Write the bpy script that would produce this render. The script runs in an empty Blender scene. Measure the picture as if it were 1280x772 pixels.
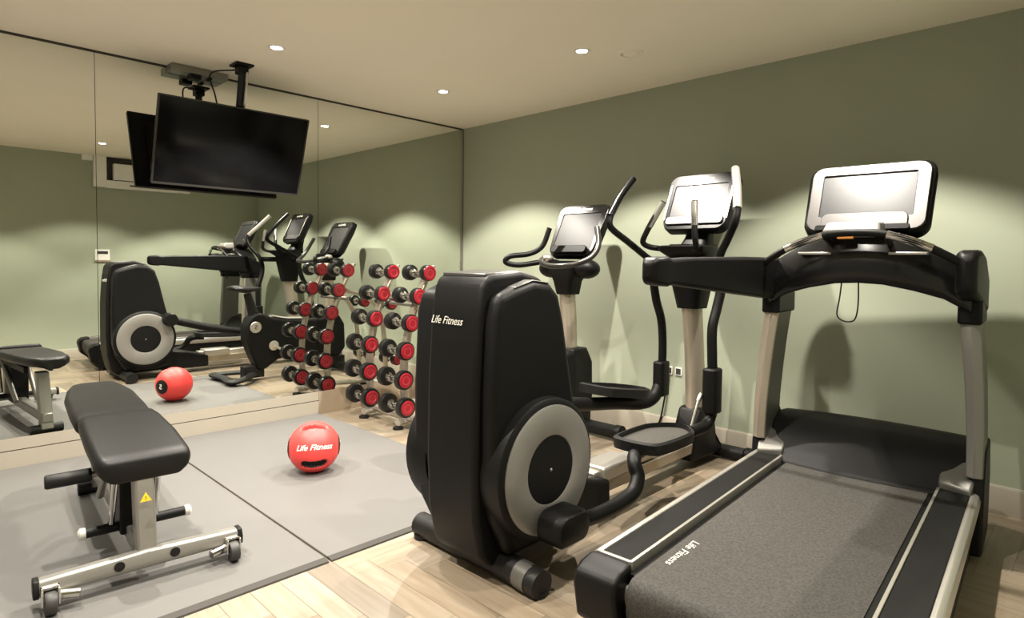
import bpy, bmesh, math, random
from mathutils import Matrix, Vector
random.seed(7)
C = bpy.context.scene
COL = C.collection
PI = math.pi
R = math.radians

# ------------------------------------------------------------------ camera, world, exposure
CAM = (4.359, -3.7362, 1.1854)
YAW, PITCH, ROLL, FPX = -0.7726, 0.0411, 0.0120, 770.25
cam_d = bpy.data.cameras.new('camera')
cam = bpy.data.objects.new('camera', cam_d)
COL.objects.link(cam)
fwd = Vector((math.sin(YAW) * math.cos(PITCH), math.cos(YAW) * math.cos(PITCH), -math.sin(PITCH)))
rgt = Vector((math.cos(YAW), -math.sin(YAW), 0))
upv = rgt.cross(fwd)
r2 = math.cos(ROLL) * rgt + math.sin(ROLL) * upv
u2 = -math.sin(ROLL) * rgt + math.cos(ROLL) * upv
mw = Matrix((r2, u2, -fwd)).transposed().to_4x4()
mw.translation = CAM
cam.matrix_world = mw
cam_d.sensor_fit = 'HORIZONTAL'
cam_d.sensor_width = 36
cam_d.lens = FPX * 36 / 1280
cam_d.shift_x = -6.54 / 1280
cam_d.shift_y = -26.8 / 1280
cam_d.clip_start = 0.05
C.camera = cam

W = bpy.data.worlds.new('world')
C.world = W
W.use_nodes = True
W.node_tree.nodes['Background'].inputs[0].default_value = (1, .93, .82, 1)
W.node_tree.nodes['Background'].inputs[1].default_value = 0.30  # soft fill, enters by the opening added behind the camera
C.view_settings.view_transform = 'Standard'
C.view_settings.look = 'None'
C.view_settings.gamma = 1
C.view_settings.use_curve_mapping = False
C.view_settings.exposure = 0.42
C.cycles.blur_glossy = 1.0
C.cycles.max_bounces = 12
C.cycles.diffuse_bounces = 8
C.cycles.sample_clamp_indirect = 6.0
C.cycles.use_denoising = True

BEAMS = ((158.0, 109.0, .27),)    # each downlight: watts, cone, edge softness
LENS_E = 30.0            # each downlight's glowing lens
LIGHT_COL = (1.0, .935, .83)
H, RW, RL = 2.4, 4.475, 4.75


# ------------------------------------------------------------------ materials
def new_mat(name):
    m = bpy.data.materials.new(name)
    m.use_nodes = True
    return m, m.node_tree.nodes, m.node_tree.links, m.node_tree.nodes['Principled BSDF']


def mat(name, col, rough=.5, metal=0., spec=.5, noise=0., nscale=30., bump=0., bscale=200., coat=0., coat_r=.1, emit=0., speck=False):
    m, N, L, b = new_mat(name)
    b.inputs['Base Color'].default_value = (*col, 1)
    b.inputs['Roughness'].default_value = rough
    b.inputs['Metallic'].default_value = metal
    b.inputs['Specular IOR Level'].default_value = spec
    b.inputs['Coat Weight'].default_value = coat
    b.inputs['Coat Roughness'].default_value = coat_r
    if emit:
        b.inputs['Emission Color'].default_value = (*col, 1)
        b.inputs['Emission Strength'].default_value = emit
    tc = N.new('ShaderNodeTexCoord')
    nz = N.new('ShaderNodeTexNoise')
    nz.inputs['Scale'].default_value = nscale
    nz.inputs['Detail'].default_value = 4
    L.new(tc.outputs['Object'], nz.inputs['Vector'])
    mx = N.new('ShaderNodeMixRGB')
    mx.inputs[1].default_value = (*[c * (1 - noise) for c in col], 1)
    mx.inputs[2].default_value = (*[min(1, c * (1 + noise)) for c in col], 1)
    if speck:                       # crisp speckle instead of soft mottling
        mr = N.new('ShaderNodeMapRange')
        mr.inputs[1].default_value = .36
        mr.inputs[2].default_value = .64
        L.new(nz.outputs['Fac'], mr.inputs[0])
        L.new(mr.outputs[0], mx.inputs[0])
    else:
        L.new(nz.outputs['Fac'], mx.inputs[0])
    L.new(mx.outputs[0], b.inputs['Base Color'])
    if bump:
        n2 = N.new('ShaderNodeTexNoise')
        n2.inputs['Scale'].default_value = bscale
        L.new(tc.outputs['Object'], n2.inputs['Vector'])
        bp = N.new('ShaderNodeBump')
        bp.inputs['Strength'].default_value = bump
        bp.inputs['Distance'].default_value = .002
        L.new(n2.outputs['Fac'], bp.inputs['Height'])
        L.new(bp.outputs[0], b.inputs['Normal'])
    return m


WALL = mat('sage_paint', (.343, .372, .283), .65, noise=.05, nscale=3, bump=.08, bscale=350, spec=.3)
CEIL = mat('cream_ceiling_paint', (.90, .835, .70), .8, noise=.03, nscale=2)
PLINTH = mat('pale_plinth_paint', (.34, .305, .245), .55, noise=.05, nscale=6)
GAP = mat('dark_gap', (.05, .045, .035), .8)
TAUPE = mat('taupe_shade_and_strip', (.30, .235, .16), .6, noise=.15, nscale=8)  # shaded tone for the plinth by the rack; also the thermostat's strip
MATT = mat('grey_rubber_mat', (.130, .125, .119), .6, noise=.06, nscale=4, bump=.25, bscale=500, spec=.35)
MATE = mat('dark_mat_edge', (.032, .027, .022), .7)
BLACK = mat('black_plastic', (.0048, .0046, .0045), .46, noise=.1, bump=.05, bscale=600, spec=.2)
GLOSSB = mat('gloss_black_plastic', (.006, .006, .006), .25, noise=.1, spec=.4)
SATIN = mat('satin_black_cover', (.0045, .0043, .0042), .48, noise=.1, bump=.1, bscale=900, spec=.17)
RUBB = mat('black_rubber', (.008, .008, .0075), .5, noise=.2, spec=.3)
LEATH = mat('black_vinyl', (.0065, .0063, .006), .44, noise=.15, nscale=60, bump=.25, bscale=260, spec=.28)
SILV = mat('silver_paint', (.56, .53, .48), .32, metal=.75, noise=.04)
CHAMP = mat('champagne_tube', (.47, .41, .33), .36, metal=.7, noise=.04)
GREYM = mat('grey_metal', (.30, .29, .26), .4, metal=.7, noise=.05)
DARKM = mat('dark_polished_tube', (.06, .058, .053), .32, metal=.6, noise=.05)
CAPM = mat('glossy_dark_cap', (.15, .145, .135), .34, metal=.8, noise=.03)
KEYP = mat('pale_key_panel', (.42, .40, .38), .42, metal=.3, noise=.02)
BRUSH = mat('brushed_grey_tube', (.30, .29, .265), .4, metal=.6, noise=.04)
UPRT = mat('dark_grey_metal', (.17, .165, .15), .42, metal=.6, noise=.05)
SILV2 = mat('dull_silver', (.22, .215, .195), .45, metal=.5, noise=.04)
TYRE = mat('dark_grey_rubber', (.045, .043, .04), .5, noise=.15)
CHROME = mat('chrome', (.72, .70, .66), .16, metal=1., noise=.02)
RING = mat('silver_ring', (.29, .28, .26), .38, metal=.55, noise=.03)
BEZEL = mat('silver_bezel', (.125, .12, .118), .42, metal=.9, noise=.02)
WHITEP = mat('white_plastic', (.80, .78, .73), .4, noise=.02)
SCREEN2 = mat('matt_screen_glass', (.03, .029, .029), .42, noise=.1, spec=.22)
SCREEN = mat('screen_glass', (.02, .02, .022), .42, noise=.1, spec=.45)
TVSCR = mat('tv_screen', (.005, .005, .0055), .10, noise=.2, spec=.3)
TVBEZ = mat('tv_bezel', (.045, .043, .04), .35, metal=.3)
BELT = mat('treadmill_belt', (.046, .042, .037), .75, noise=.26, nscale=130, speck=True, bump=.5, bscale=420, spec=.3)
DECKP = mat('foot_rail_rubber', (.007, .0067, .0062), .6, noise=.3, nscale=140, bump=.3, bscale=300, spec=.16)
HEADM = mat('glossy_black_urethane', (.006, .006, .006), .32, noise=.2, spec=.42)
RED = mat('red_rubber', (.27, .007, .016), .42, noise=.08)
REDB = mat('red_ball_rubber', (.80, .055, .05), .45, noise=.06, nscale=90, bump=.12, bscale=500)
ORNG = mat('orange_tag', (.75, .30, .06), .5)
YELL = mat('yellow_sticker', (.85, .55, .03), .5)
PEDAL = mat('pedal_tread', (.048, .044, .038), .55, noise=.25, nscale=60, bump=.4, bscale=250)
LOGO = mat('pale_logo_print', (.62, .60, .52), .45)
LOGOW = mat('white_logo_print', (.85, .80, .72), .5)
DARKN = mat('dark_recess', (.03, .028, .025), .7)


def mirror_mat():
    m, N, L, b = new_mat('mirror_glass')
    b.inputs['Base Color'].default_value = (.83, .85, .80, 1)
    b.inputs['Metallic'].default_value = 1
    b.inputs['Roughness'].default_value = 0
    return m


MIRROR = mirror_mat()


def floor_mat():
    m, N, L, b = new_mat('oak_herringbone')
    at = N.new('ShaderNodeAttribute')
    at.attribute_name = 'tone'
    uv = N.new('ShaderNodeUVMap')
    uv.uv_map = 'grain'
    mp = N.new('ShaderNodeMapping')
    mp.inputs['Scale'].default_value = (2.5, 26, 1)
    L.new(uv.outputs[0], mp.inputs[0])
    nz = N.new('ShaderNodeTexNoise')
    nz.inputs['Scale'].default_value = 1.0
    nz.inputs['Detail'].default_value = 6
    nz.inputs['Distortion'].default_value = .8
    L.new(mp.outputs[0], nz.inputs['Vector'])
    cr = N.new('ShaderNodeValToRGB')
    cr.color_ramp.elements[0].position = .25
    cr.color_ramp.elements[0].color = (.195, .15, .10, 1)
    cr.color_ramp.elements[1].position = .75
    cr.color_ramp.elements[1].color = (.295, .245, .185, 1)
    L.new(nz.outputs['Fac'], cr.inputs[0])
    mx = N.new('ShaderNodeMixRGB')
    mx.blend_type = 'MULTIPLY'
    mx.inputs[0].default_value = 1
    L.new(cr.outputs[0], mx.inputs[1])
    L.new(at.outputs['Color'], mx.inputs[2])
    L.new(mx.outputs[0], b.inputs['Base Color'])
    b.inputs['Roughness'].default_value = .42
    bp = N.new('ShaderNodeBump')
    bp.inputs['Strength'].default_value = .12
    bp.inputs['Distance'].default_value = .002
    L.new(nz.outputs['Fac'], bp.inputs['Height'])
    L.new(bp.outputs[0], b.inputs['Normal'])
    return m


FLOORM = floor_mat()


# ------------------------------------------------------------------ mesh helpers
def catmull(pts, n=8, closed=False):
    P = [Vector(p) for p in pts]
    out = []
    m = len(P)
    for i in range(m if closed else m - 1):
        p0 = P[(i - 1) % m] if (closed or i > 0) else P[0] * 2 - P[1]
        p1, p2 = P[i], P[(i + 1) % m]
        p3 = P[(i + 2) % m] if (closed or i + 2 < m) else P[-1] * 2 - P[-2]
        for k in range(n):
            t = k / n
            out.append(.5 * ((2 * p1) + (p2 - p0) * t + (2 * p0 - 5 * p1 + 4 * p2 - p3) * t * t + (3 * p1 - p0 - 3 * p2 + p3) * t ** 3))
    if not closed:
        out.append(P[-1])
    return out


def rrect(w, h, r, n=6, cx=0, cy=0):
    pts = []
    for sx, sy, a0 in ((1, 1, 0), (-1, 1, 90), (-1, -1, 180), (1, -1, 270)):
        for k in range(n + 1):
            a = R(a0 + 90 * k / n)
            pts.append((cx + sx * (w / 2 - r) + r * math.cos(a), cy + sy * (h / 2 - r) + r * math.sin(a)))
    return pts


class MB:
    FIT = None                      # optional re-proportioning of a whole machine

    def __init__(s, T=None):
        s.fit = MB.FIT if T is None else None
        s.bm = bmesh.new()
        s.T = T or Matrix.Identity(4)

    def v(s, p):
        p = s.T @ Vector(p)
        return s.bm.verts.new(s.fit(p) if s.fit else p)

    def face(s, vs):
        try:
            return s.bm.faces.new(vs)
        except ValueError:
            return None

    def box(s, x0, x1, y0, y1, z0, z1):
        vs = [s.v((x, y, z)) for z in (z0, z1) for x, y in ((x0, y0), (x1, y0), (x1, y1), (x0, y1))]
        for f in ((3, 2, 1, 0), (4, 5, 6, 7), (0, 1, 5, 4), (1, 2, 6, 5), (2, 3, 7, 6), (3, 0, 4, 7)):
            s.face([vs[i] for i in f])
        return s

    def loft(s, loops, cap=True, closed=False):
        rings = [[s.v(p) for p in lp] for lp in loops]
        n = len(rings[0])
        m = len(rings)
        for i in range(m if closed else m - 1):
            a, b = rings[i], rings[(i + 1) % m]
            for k in range(n):
                s.face((a[k], a[(k + 1) % n], b[(k + 1) % n], b[k]))
        if cap and not closed:
            s.face(list(reversed(rings[0])))
            s.face(rings[-1])
        return s

    def prism(s, poly, axis, a0, a1):
        def q(p, a):
            return {'x': (a, p[0], p[1]), 'y': (p[0], a, p[1]), 'z': (p[0], p[1], a)}[axis]
        return s.loft([[q(p, a0) for p in poly], [q(p, a1) for p in poly]])

    def tube(s, pts, r, n=12, closed=False, smooth=0, ry=None, up=None):
        P = catmull(pts, smooth, closed) if smooth else [Vector(p) for p in pts]
        m = len(P)
        rs = r if isinstance(r, (list, tuple)) else None
        loops = []
        ref = Vector(up) if up else None
        prev = None
        for i in range(m):
            if closed:
                d = P[(i + 1) % m] - P[(i - 1) % m]
            else:
                d = P[min(i + 1, m - 1)] - P[max(i - 1, 0)]
            d.normalize()
            if ref is not None:
                a = (ref - d * ref.dot(d)).normalized()
            else:
                if prev is None:
                    t = Vector((0, 0, 1)) if abs(d.z) < .9 else Vector((1, 0, 0))
                    prev = (t - d * t.dot(d)).normalized()
                a = (prev - d * prev.dot(d)).normalized()
                prev = a
            b = d.cross(a)
            if rs:
                f = i / (m - 1) * (len(rs) - 1)
                k = min(int(f), len(rs) - 2)
                ra = rs[k] + (rs[k + 1] - rs[k]) * (f - k)
            else:
                ra = r
            rb = ra if ry is None else ry
            loops.append([P[i] + a * (ra * math.cos(2 * PI * j / n)) + b * (rb * math.sin(2 * PI * j / n)) for j in range(n)])
        return s.loft(loops, closed=closed)

    def lathe(s, prof, c=(0, 0, 0), axis=(0, 0, 1), n=32):
        d = Vector(axis).normalized()
        t = Vector((0, 0, 1)) if abs(d.z) < .9 else Vector((1, 0, 0))
        a = (t - d * t.dot(d)).normalized()
        b = d.cross(a)
        c = Vector(c)
        loops = [[c + d * h + (a * math.cos(2 * PI * j / n) + b * math.sin(2 * PI * j / n)) * max(r, 1e-5) for j in range(n)] for r, h in prof]
        return s.loft(loops)

    def sphere(s, c, r, sx=1, sy=1, sz=1, n=24, m=14):
        c = Vector(c)
        loops = []
        for i in range(m + 1):
            th = PI * i / m
            rr = max(math.sin(th), 1e-4) * r
            loops.append([c + Vector((rr * math.cos(2 * PI * j / n) * sx, rr * math.sin(2 * PI * j / n) * sy, -r * math.cos(th) * sz)) for j in range(n)])
        return s.loft(loops)

    def build(s, name, m, parent=None, bevel=0, seg=2, label=None, angle=38, kind=None):
        bmesh.ops.remove_doubles(s.bm, verts=s.bm.verts, dist=1e-6)
        bmesh.ops.recalc_face_normals(s.bm, faces=s.bm.faces)
        me = bpy.data.meshes.new(name)
        s.bm.to_mesh(me)
        s.bm.free()
        for p in me.polygons:
            p.use_smooth = True
        me.set_sharp_from_angle(angle=R(angle))
        me.materials.append(m)
        o = bpy.data.objects.new(name, me)
        COL.objects.link(o)
        if parent:
            o.parent = parent
        if bevel:
            b = o.modifiers.new('bevel', 'BEVEL')
            b.width = bevel
            b.segments = seg
            b.limit_method = 'ANGLE'
            b.angle_limit = R(35)
            b.harden_normals = False
        if label:
            o['label'] = label
        if kind:
            o['kind'] = kind
        return o


def tag(o, label, cat, group=None):
    o['label'] = label
    o['category'] = cat
    if group:
        o['group'] = group
    return o


def empty(name, loc, rz=0, label=None, cat=None, group=None):
    o = bpy.data.objects.new(name, None)
    o.empty_display_size = .1
    COL.objects.link(o)
    o.location = loc
    o.rotation_euler = (0, 0, R(rz))
    tag(o, label, cat, group)
    return o


def struct(name, mb, m, bevel=0):
    return mb.build(name, m, None, bevel, kind='structure')


def copy_tree(o, parent=None):
    c = o.copy()
    COL.objects.link(c)
    c.parent = parent
    for ch in o.children:
        copy_tree(ch, c)
    return c


def frame(origin, xdir, ydir):
    x = Vector(xdir).normalized()
    y = Vector(ydir)
    y = (y - x * y.dot(x)).normalized()
    z = x.cross(y)
    m = Matrix((x, y, z)).transposed().to_4x4()
    m.translation = origin
    return m


def text(name, body, size, T, m, parent, shear=.0, extrude=.0006, bold=.0, wrap=None, squash=1.0):
    cu = bpy.data.curves.new('lettering', 'FONT')
    cu.body = body
    cu.size = size
    cu.align_x = 'CENTER'
    cu.align_y = 'CENTER'
    cu.extrude = extrude
    cu.shear = shear
    cu.offset = bold
    cu.resolution_u = 3
    t = bpy.data.objects.new('lettering', cu)
    COL.objects.link(t)
    dg = bpy.context.evaluated_depsgraph_get()
    me = bpy.data.meshes.new_from_object(t.evaluated_get(dg))
    bpy.data.objects.remove(t)
    bpy.data.curves.remove(cu)
    for v in me.vertices:
        p = Vector((v.co.x * squash, v.co.y, v.co.z))
        if wrap:
            c, rad, rt, up, fw = wrap
            lon, lat = p.x / rad, p.y / rad
            d = rt * math.sin(lon) * math.cos(lat) + fw * math.cos(lon) * math.cos(lat) + up * math.sin(lat)
            base = T
            v.co = c + d * (rad + .0008 + p.z)
        else:
            v.co = T @ p
    me.materials.clear()
    me.materials.append(m)
    o = bpy.data.objects.new(name, me)
    COL.objects.link(o)
    o.parent = parent
    return o


# ------------------------------------------------------------------ the room
def build_floor():
    bm = bmesh.new()
    tone = bm.loops.layers.float_color.new('tone')
    uvl = bm.loops.layers.uv.new('grain')
    w, n = .108, 5
    for i in range(-70, 140):
        for j in range(-14, 26):
            for kind in (0, 1):
                ox, oy = (i + j * n) * w, (i - j * n) * w - 4.8
                if kind == 0:
                    x0, y0, x1, y1 = ox, oy, ox + n * w, oy + w
                else:
                    x0, y0, x1, y1 = ox, oy + w, ox + w, oy + w + n * w
                if x1 < 0 or x0 > RW or y1 < -RL or y0 > 0:
                    continue
                g = .0007
                c = [(x0 + g, y0 + g), (x1 - g, y0 + g), (x1 - g, y1 - g), (x0 + g, y1 - g)]
                f = bm.faces.new([bm.verts.new((px, py, 0)) for px, py in c])
                k = random.uniform(.80, 1.16)
                q = random.uniform(-.03, .03)
                o = random.uniform(0, 50)
                for lp in f.loops:
                    lp[tone] = (k + q, k, k - q * 1.3, 1)
                    x, y = lp.vert.co.x - x0, lp.vert.co.y - y0
                    lp[uvl].uv = (x + o, y + o * .37) if kind == 0 else (y + o, x + o * .37)
    for co, no in (((0, 0, 0), (-1, 0, 0)), ((RW, 0, 0), (1, 0, 0)), ((0, 0, 0), (0, 1, 0)), ((0, -RL, 0), (0, -1, 0))):
        bmesh.ops.bisect_plane(bm, geom=bm.verts[:] + bm.edges[:] + bm.faces[:], plane_co=co, plane_no=no, clear_outer=True)
    # sub-floor below the plank joints
    vs = [bm.verts.new(p) for p in ((-.05, -RL - .05, -.004), (RW + .05, -RL - .05, -.004), (RW + .05, .05, -.004), (-.05, .05, -.004))]
    vb = [bm.verts.new((v.co.x, v.co.y, -.1)) for v in vs]
    fs = [bm.faces.new(vs), bm.faces.new(list(reversed(vb)))]
    for k in range(4):
        fs.append(bm.faces.new((vs[k], vb[k], vb[(k + 1) % 4], vs[(k + 1) % 4])))
    for f in fs:
        for lp in f.loops:
            lp[tone] = (.35, .32, .3, 1)
    bmesh.ops.recalc_face_normals(bm, faces=fs)
    me = bpy.data.meshes.new('floor')
    bm.to_mesh(me)
    bm.free()
    me.materials.append(FLOORM)
    o = bpy.data.objects.new('floor', me)
    COL.objects.link(o)
    o['kind'] = 'structure'


build_floor()
struct('ceiling', MB().box(-.15, RW + .15, -RL - .15, .15, H, H + .1), CEIL)
struct('wall_back', MB().box(-.15, RW + .15, 0, .12, -.1, H), WALL)
struct('wall_right', MB().box(RW, RW + .12, -RL, 0, -.1, H), WALL)
struct('wall_front', MB().box(-.15, .35, -RL - .12, -RL, -.1, H).box(4.1, RW + .15, -RL - .12, -RL, -.1, H).box(.35, 4.1, -RL - .12, -RL, 2.2, H), WALL)     # unseen wide opening, added to let world light in as fill
struct('wall_left', MB().box(-.15, -.012, -RL, 0, -.1, H), GAP)
struct('baseboard_back', MB().prism([(0, 0), (-.016, 0), (-.016, .125), (-.010, .135), (0, .138)], 'x', 0, RW), PLINTH)
struct('baseboard_right', MB().prism([(RW, 0), (RW - .016, 0), (RW - .016, .09), (RW - .010, .10), (RW, .10)], 'y', -RL, -.016), PLINTH)
struct('baseboard_left', MB().box(-.012, .004, -RL, -1.435, 0, .1035).box(-.012, .002, -RL, -1.435, .1095, .176), PLINTH)
struct('trim_1', MB().box(-.012, .002, -1.433, -.016, 0, .176), TAUPE)  # end of the plinth, rack shade put into its darker colour
struct('trim_2', MB().box(-.012, .006, -RL, -.002, H - .012, H), GAP)
struct('trim_3', MB().box(-.012, .012, -.014, -.001, .176, H - .012), GREYM)

mir_labels = ['large wall mirror panel at the far left, reflecting the bench and plain green wall',
              'wide wall mirror panel behind the hanging television and above the red ball',
              'wall mirror panel next to the corner with the green wall, behind the dumbbell rack']
for k, (y0, y1) in enumerate(((-4.275, -2.853), (-2.85, -1.438), (-1.435, -.015))):
    mm = MB().box(-.010, 0, y0, y1, .1765, H - .0125).build('wall_mirror', MIRROR)
    tag(mm, mir_labels[k], 'mirror', 'mirror panels along the left wall')

# rubber floor mats
for k, (y0, y1, lb) in enumerate(((-2.5345, -1.432, 'grey rubber floor mat under the red ball, its far edge at the dumbbell rack'),
                                  (-3.646, -2.5465, 'grey rubber floor mat under the weight bench'))):
    t = empty('floor_mat', (1.095, (y0 + y1) / 2, 0), 0, lb, 'mat', 'grey rubber mats on the wood floor')
    hy = (y1 - y0) / 2
    MB().box(-1.089, 1.058, -hy, hy, 0, .0105).build('mat_sheet', MATT, t, .002)
    MB().prism([(1.058, .0), (1.094, .0), (1.090, .006), (1.058, .0112)], 'y', -hy, hy).build('mat_edge', MATE, t)

# ------------------------------------------------------------------ ceiling fittings
LX, LY = (.85, 2.11, 3.40), (-.92, -2.14, -3.36)
names_x = {.85: 'by the mirror', 2.11: 'mid-ceiling', 3.40: 'away from the mirror'}
names_y = {-.92: 'above the treadmill screen', -2.14: 'in the middle row', -3.36: 'furthest from the green wall'}
spot_labels = {(.85, -.92): 'small glowing recessed spotlight nearest the corner of mirror and green wall',
               (.85, -2.14): 'small glowing recessed spotlight above and in front of the television',
               (2.11, -.92): 'small glowing recessed spotlight beside the round ceiling vent'}
for x in LX:
    for y in LY:
        px, py = {(3.40, -2.14): (3.46, -2.09)}.get((x, y), (x, y))
        lb = spot_labels.get((x, y), 'recessed ceiling spotlight %s, %s' % (names_x[x], names_y[y]))
        t = empty('ceiling_light', (px, py, H), 0, lb, 'ceiling light', 'recessed spotlights in the ceiling')
        MB().lathe([(.030, -.0005), (.034, -.004), (.046, -.004), (.050, -.0005)], n=32).build('trim_ring', WHITEP, t)
        bm_ = MB().lathe([(.0005, -.003), (.030, -.003), (.030, -.0008), (.0005, -.0008)], n=24)
        lm = mat('glowing_lens', (1.0, .93, .82), .4, emit=LENS_E) if 'glowing_lens' not in bpy.data.materials else bpy.data.materials['glowing_lens']
        bm_.build('lamp_lens', lm, t)
        for watts, cone, soft in BEAMS:
            ld = bpy.data.lights.new('beam', 'SPOT')
            ld.energy = watts * {(3.40, -2.14): .45, (3.40, -3.36): .5}.get((x, y), 1)     # two weaker lamps
            ld.color = LIGHT_COL
            ld.spot_size = R(cone)
            ld.spot_blend = soft
            ld.shadow_soft_size = .018
            lo = bpy.data.objects.new('beam', ld)
            COL.objects.link(lo)
            lo.parent = t
            lo.location = (0, 0, -.035)

t = empty('ceiling_vent', (2.295, -.706, H), 0, 'round off-white ceiling vent near the green wall', 'vent')
MB().lathe([(.052, 0), (.056, -.009), (.068, -.008), (.074, 0)], n=40).build('vent_ring', CEIL, t)
MB().lathe([(.0005, -.007), (.040, -.009), (.047, -.004), (.047, 0), (.0005, 0)], n=40).build('vent_disc', CEIL, t)

# ------------------------------------------------------------------ fittings on the right-hand wall (seen in the mirror)
t = empty('air_conditioner', (RW, -1.45, 2.03), 0, 'pale wall unit with dark recess, seen in the mirror beside the television', 'air conditioner')
MB().box(-.07, -.001, -.53, -.40, 0, .368).box(-.07, -.001, .40, .53, 0, .368).box(-.07, -.001, -.40, .40, 0, .085).build('unit_frame', WHITEP, t, .004)
MB().box(-.012, -.001, -.40, .40, .085, .368).build('recess', DARKN, t)
MB().box(-.10, -.012, -.33, .33, .095, .29).build('unit_body', WHITEP, t, .01)
MB().box(-.074, -.070, -.16, .3, .028, .045).build('outlet_slot', DARKN, t)
t = MB().box(RW - .05, RW - .001, -2.09, -1.985, 2.335, H - .001).build('junction_box', WHITEP, None, .003)
tag(t, 'small white box tucked under the ceiling beside the pale wall unit in the mirror', 'box')

t = empty('thermostat', (RW, -1.895, 1.13), 0, 'white wall control panel with black display, seen in the mirror', 'thermostat')
MB().box(-.02, -.001, -.078, .078, .0, .15).build('panel_body', WHITEP, t, .004)
MB().box(-.0225, -.02, -.055, .055, .095, .128).build('display', DARKN, t)
MB().box(-.0225, -.02, -.078, .078, .004, .022).build('lower_strip', TAUPE, t)

for x, lb in ((2.255, 'right-hand one of two low sockets, seen in the mirror beside the rack'), (2.185, 'left-hand one of two low sockets, seen in the mirror beside the rack')):
    t = empty('wall_socket', (x, 0, .46), 0, lb, 'socket', 'low sockets on the green wall')
    MB().box(-.025, .025, -.009, -.0005, -.028, .028).build('plate', WHITEP, t, .003)
    MB().box(-.018, .018, -.0105, -.009, -.020, .020).build('socket_face', DARKN, t)


# ------------------------------------------------------------------ television
def build_tv():
    tl, bl, br = Vector((.345, -2.608, 2.139)), Vector((.166, -2.612, 1.636)), Vector((.175, -1.688, 1.636))
    yv = (br - bl).normalized()
    zv = (tl - bl).normalized()
    w, h = (br - bl).length, (tl - bl).length
    c = (tl + br) / 2
    t = empty('television', c, 0, 'black flat television hanging tilted from a ceiling pole in front of the mirror', 'television')
    F = frame((0, 0, 0), yv, zv)          # local: x along width, y up the screen, z out of the screen
    MB(F).prism(rrect(w, h, .006, 3), 'z', -.022, -.002).prism(rrect(w * .8, h * .7, .03, 4), 'z', -.05, -.02).build('back_shell', BLACK, t, .003)
    fr = MB(F)
    o_, i_ = rrect(w, h, .006, 3), rrect(w - .018, h - .02, .003, 3, 0, .003)
    fr.loft([[(p[0], p[1], -.002) for p in o_], [(p[0], p[1], .004) for p in o_], [(p[0], p[1], .004) for p in i_], [(p[0], p[1], -.002) for p in i_]], closed=True)
    fr.build('bezel', TVBEZ, t)
    MB(F).prism(rrect(w - .018, h - .02, .003, 3, 0, .003), 'z', -.002, .001).build('screen', TVSCR, t)
    # ceiling mount
    n = F.col[2].to_3d()
    M = Matrix.Translation(Vector((.30, -2.15, H)) - c)
    ctr = c - n * .061 - Vector((.30, -2.15, H))
    MB(M).box(.02, .14, -.055, .055, -.014, -.0005).box(.045, .115, -.03, .03, -.06, -.014).build('ceiling_plate', BLACK, t, .004)
    MB(M).tube([(.085, 0, -.05), (.075, 0, -.12), ctr + Vector((.02, .03, .1))], .023, 14).build('drop_pole', GLOSSB, t)
    MB(M).tube([(.112, .02, -.05), (.104, .02, -.16), ctr + Vector((.05, .045, .17))], .007, 8).build('pole_strip', SILV, t)
    MB(Matrix.Translation(c - n * .061 - c) @ F).box(-.12, .12, -.09, .09, 0, .009).box(-.10, -.07, -.2, .2, -.008, .001).box(.07, .10, -.2, .2, -.008, .001).build('back_plate', BLACK, t, .002)
    MB(M).tube([(.05, -.02, -.03), (-.05, -.14, -.06), (-.03, -.12, -.2), ctr + Vector((0, -.05, .08))], .005, 8, smooth=6).build('cable', RUBB, t)
    b = empty('cable_trunking', (.065, -2.30, H), 0, 'grey trunking box on the ceiling against the mirror behind the television', 'box')
    MB().box(-.058, .045, -.17, .17, -.045, -.0005).build('trunking_body', GREYM, b, .004)
    MB().box(-.02, .055, -.06, .0, -.075, -.045).build('clamp', BLACK, b, .003)
    MB().box(-.02, .045, .05, .07, -.06, -.045).build('clamp', BLACK, b, .003)


build_tv()


# ------------------------------------------------------------------ treadmill
def treadmill_fit(p):
    def ramp(a, b, x):
        x = max(0, min(1, (x - a) / (b - a)))
        return x * x * (3 - 2 * x)
    z = p.z + .0825 * ramp(.03, .15, p.z) * (1 - ramp(.30, 1.0, p.z))
    return Vector((p.x * .92, -.123 + .891 * p.y, z))


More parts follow.
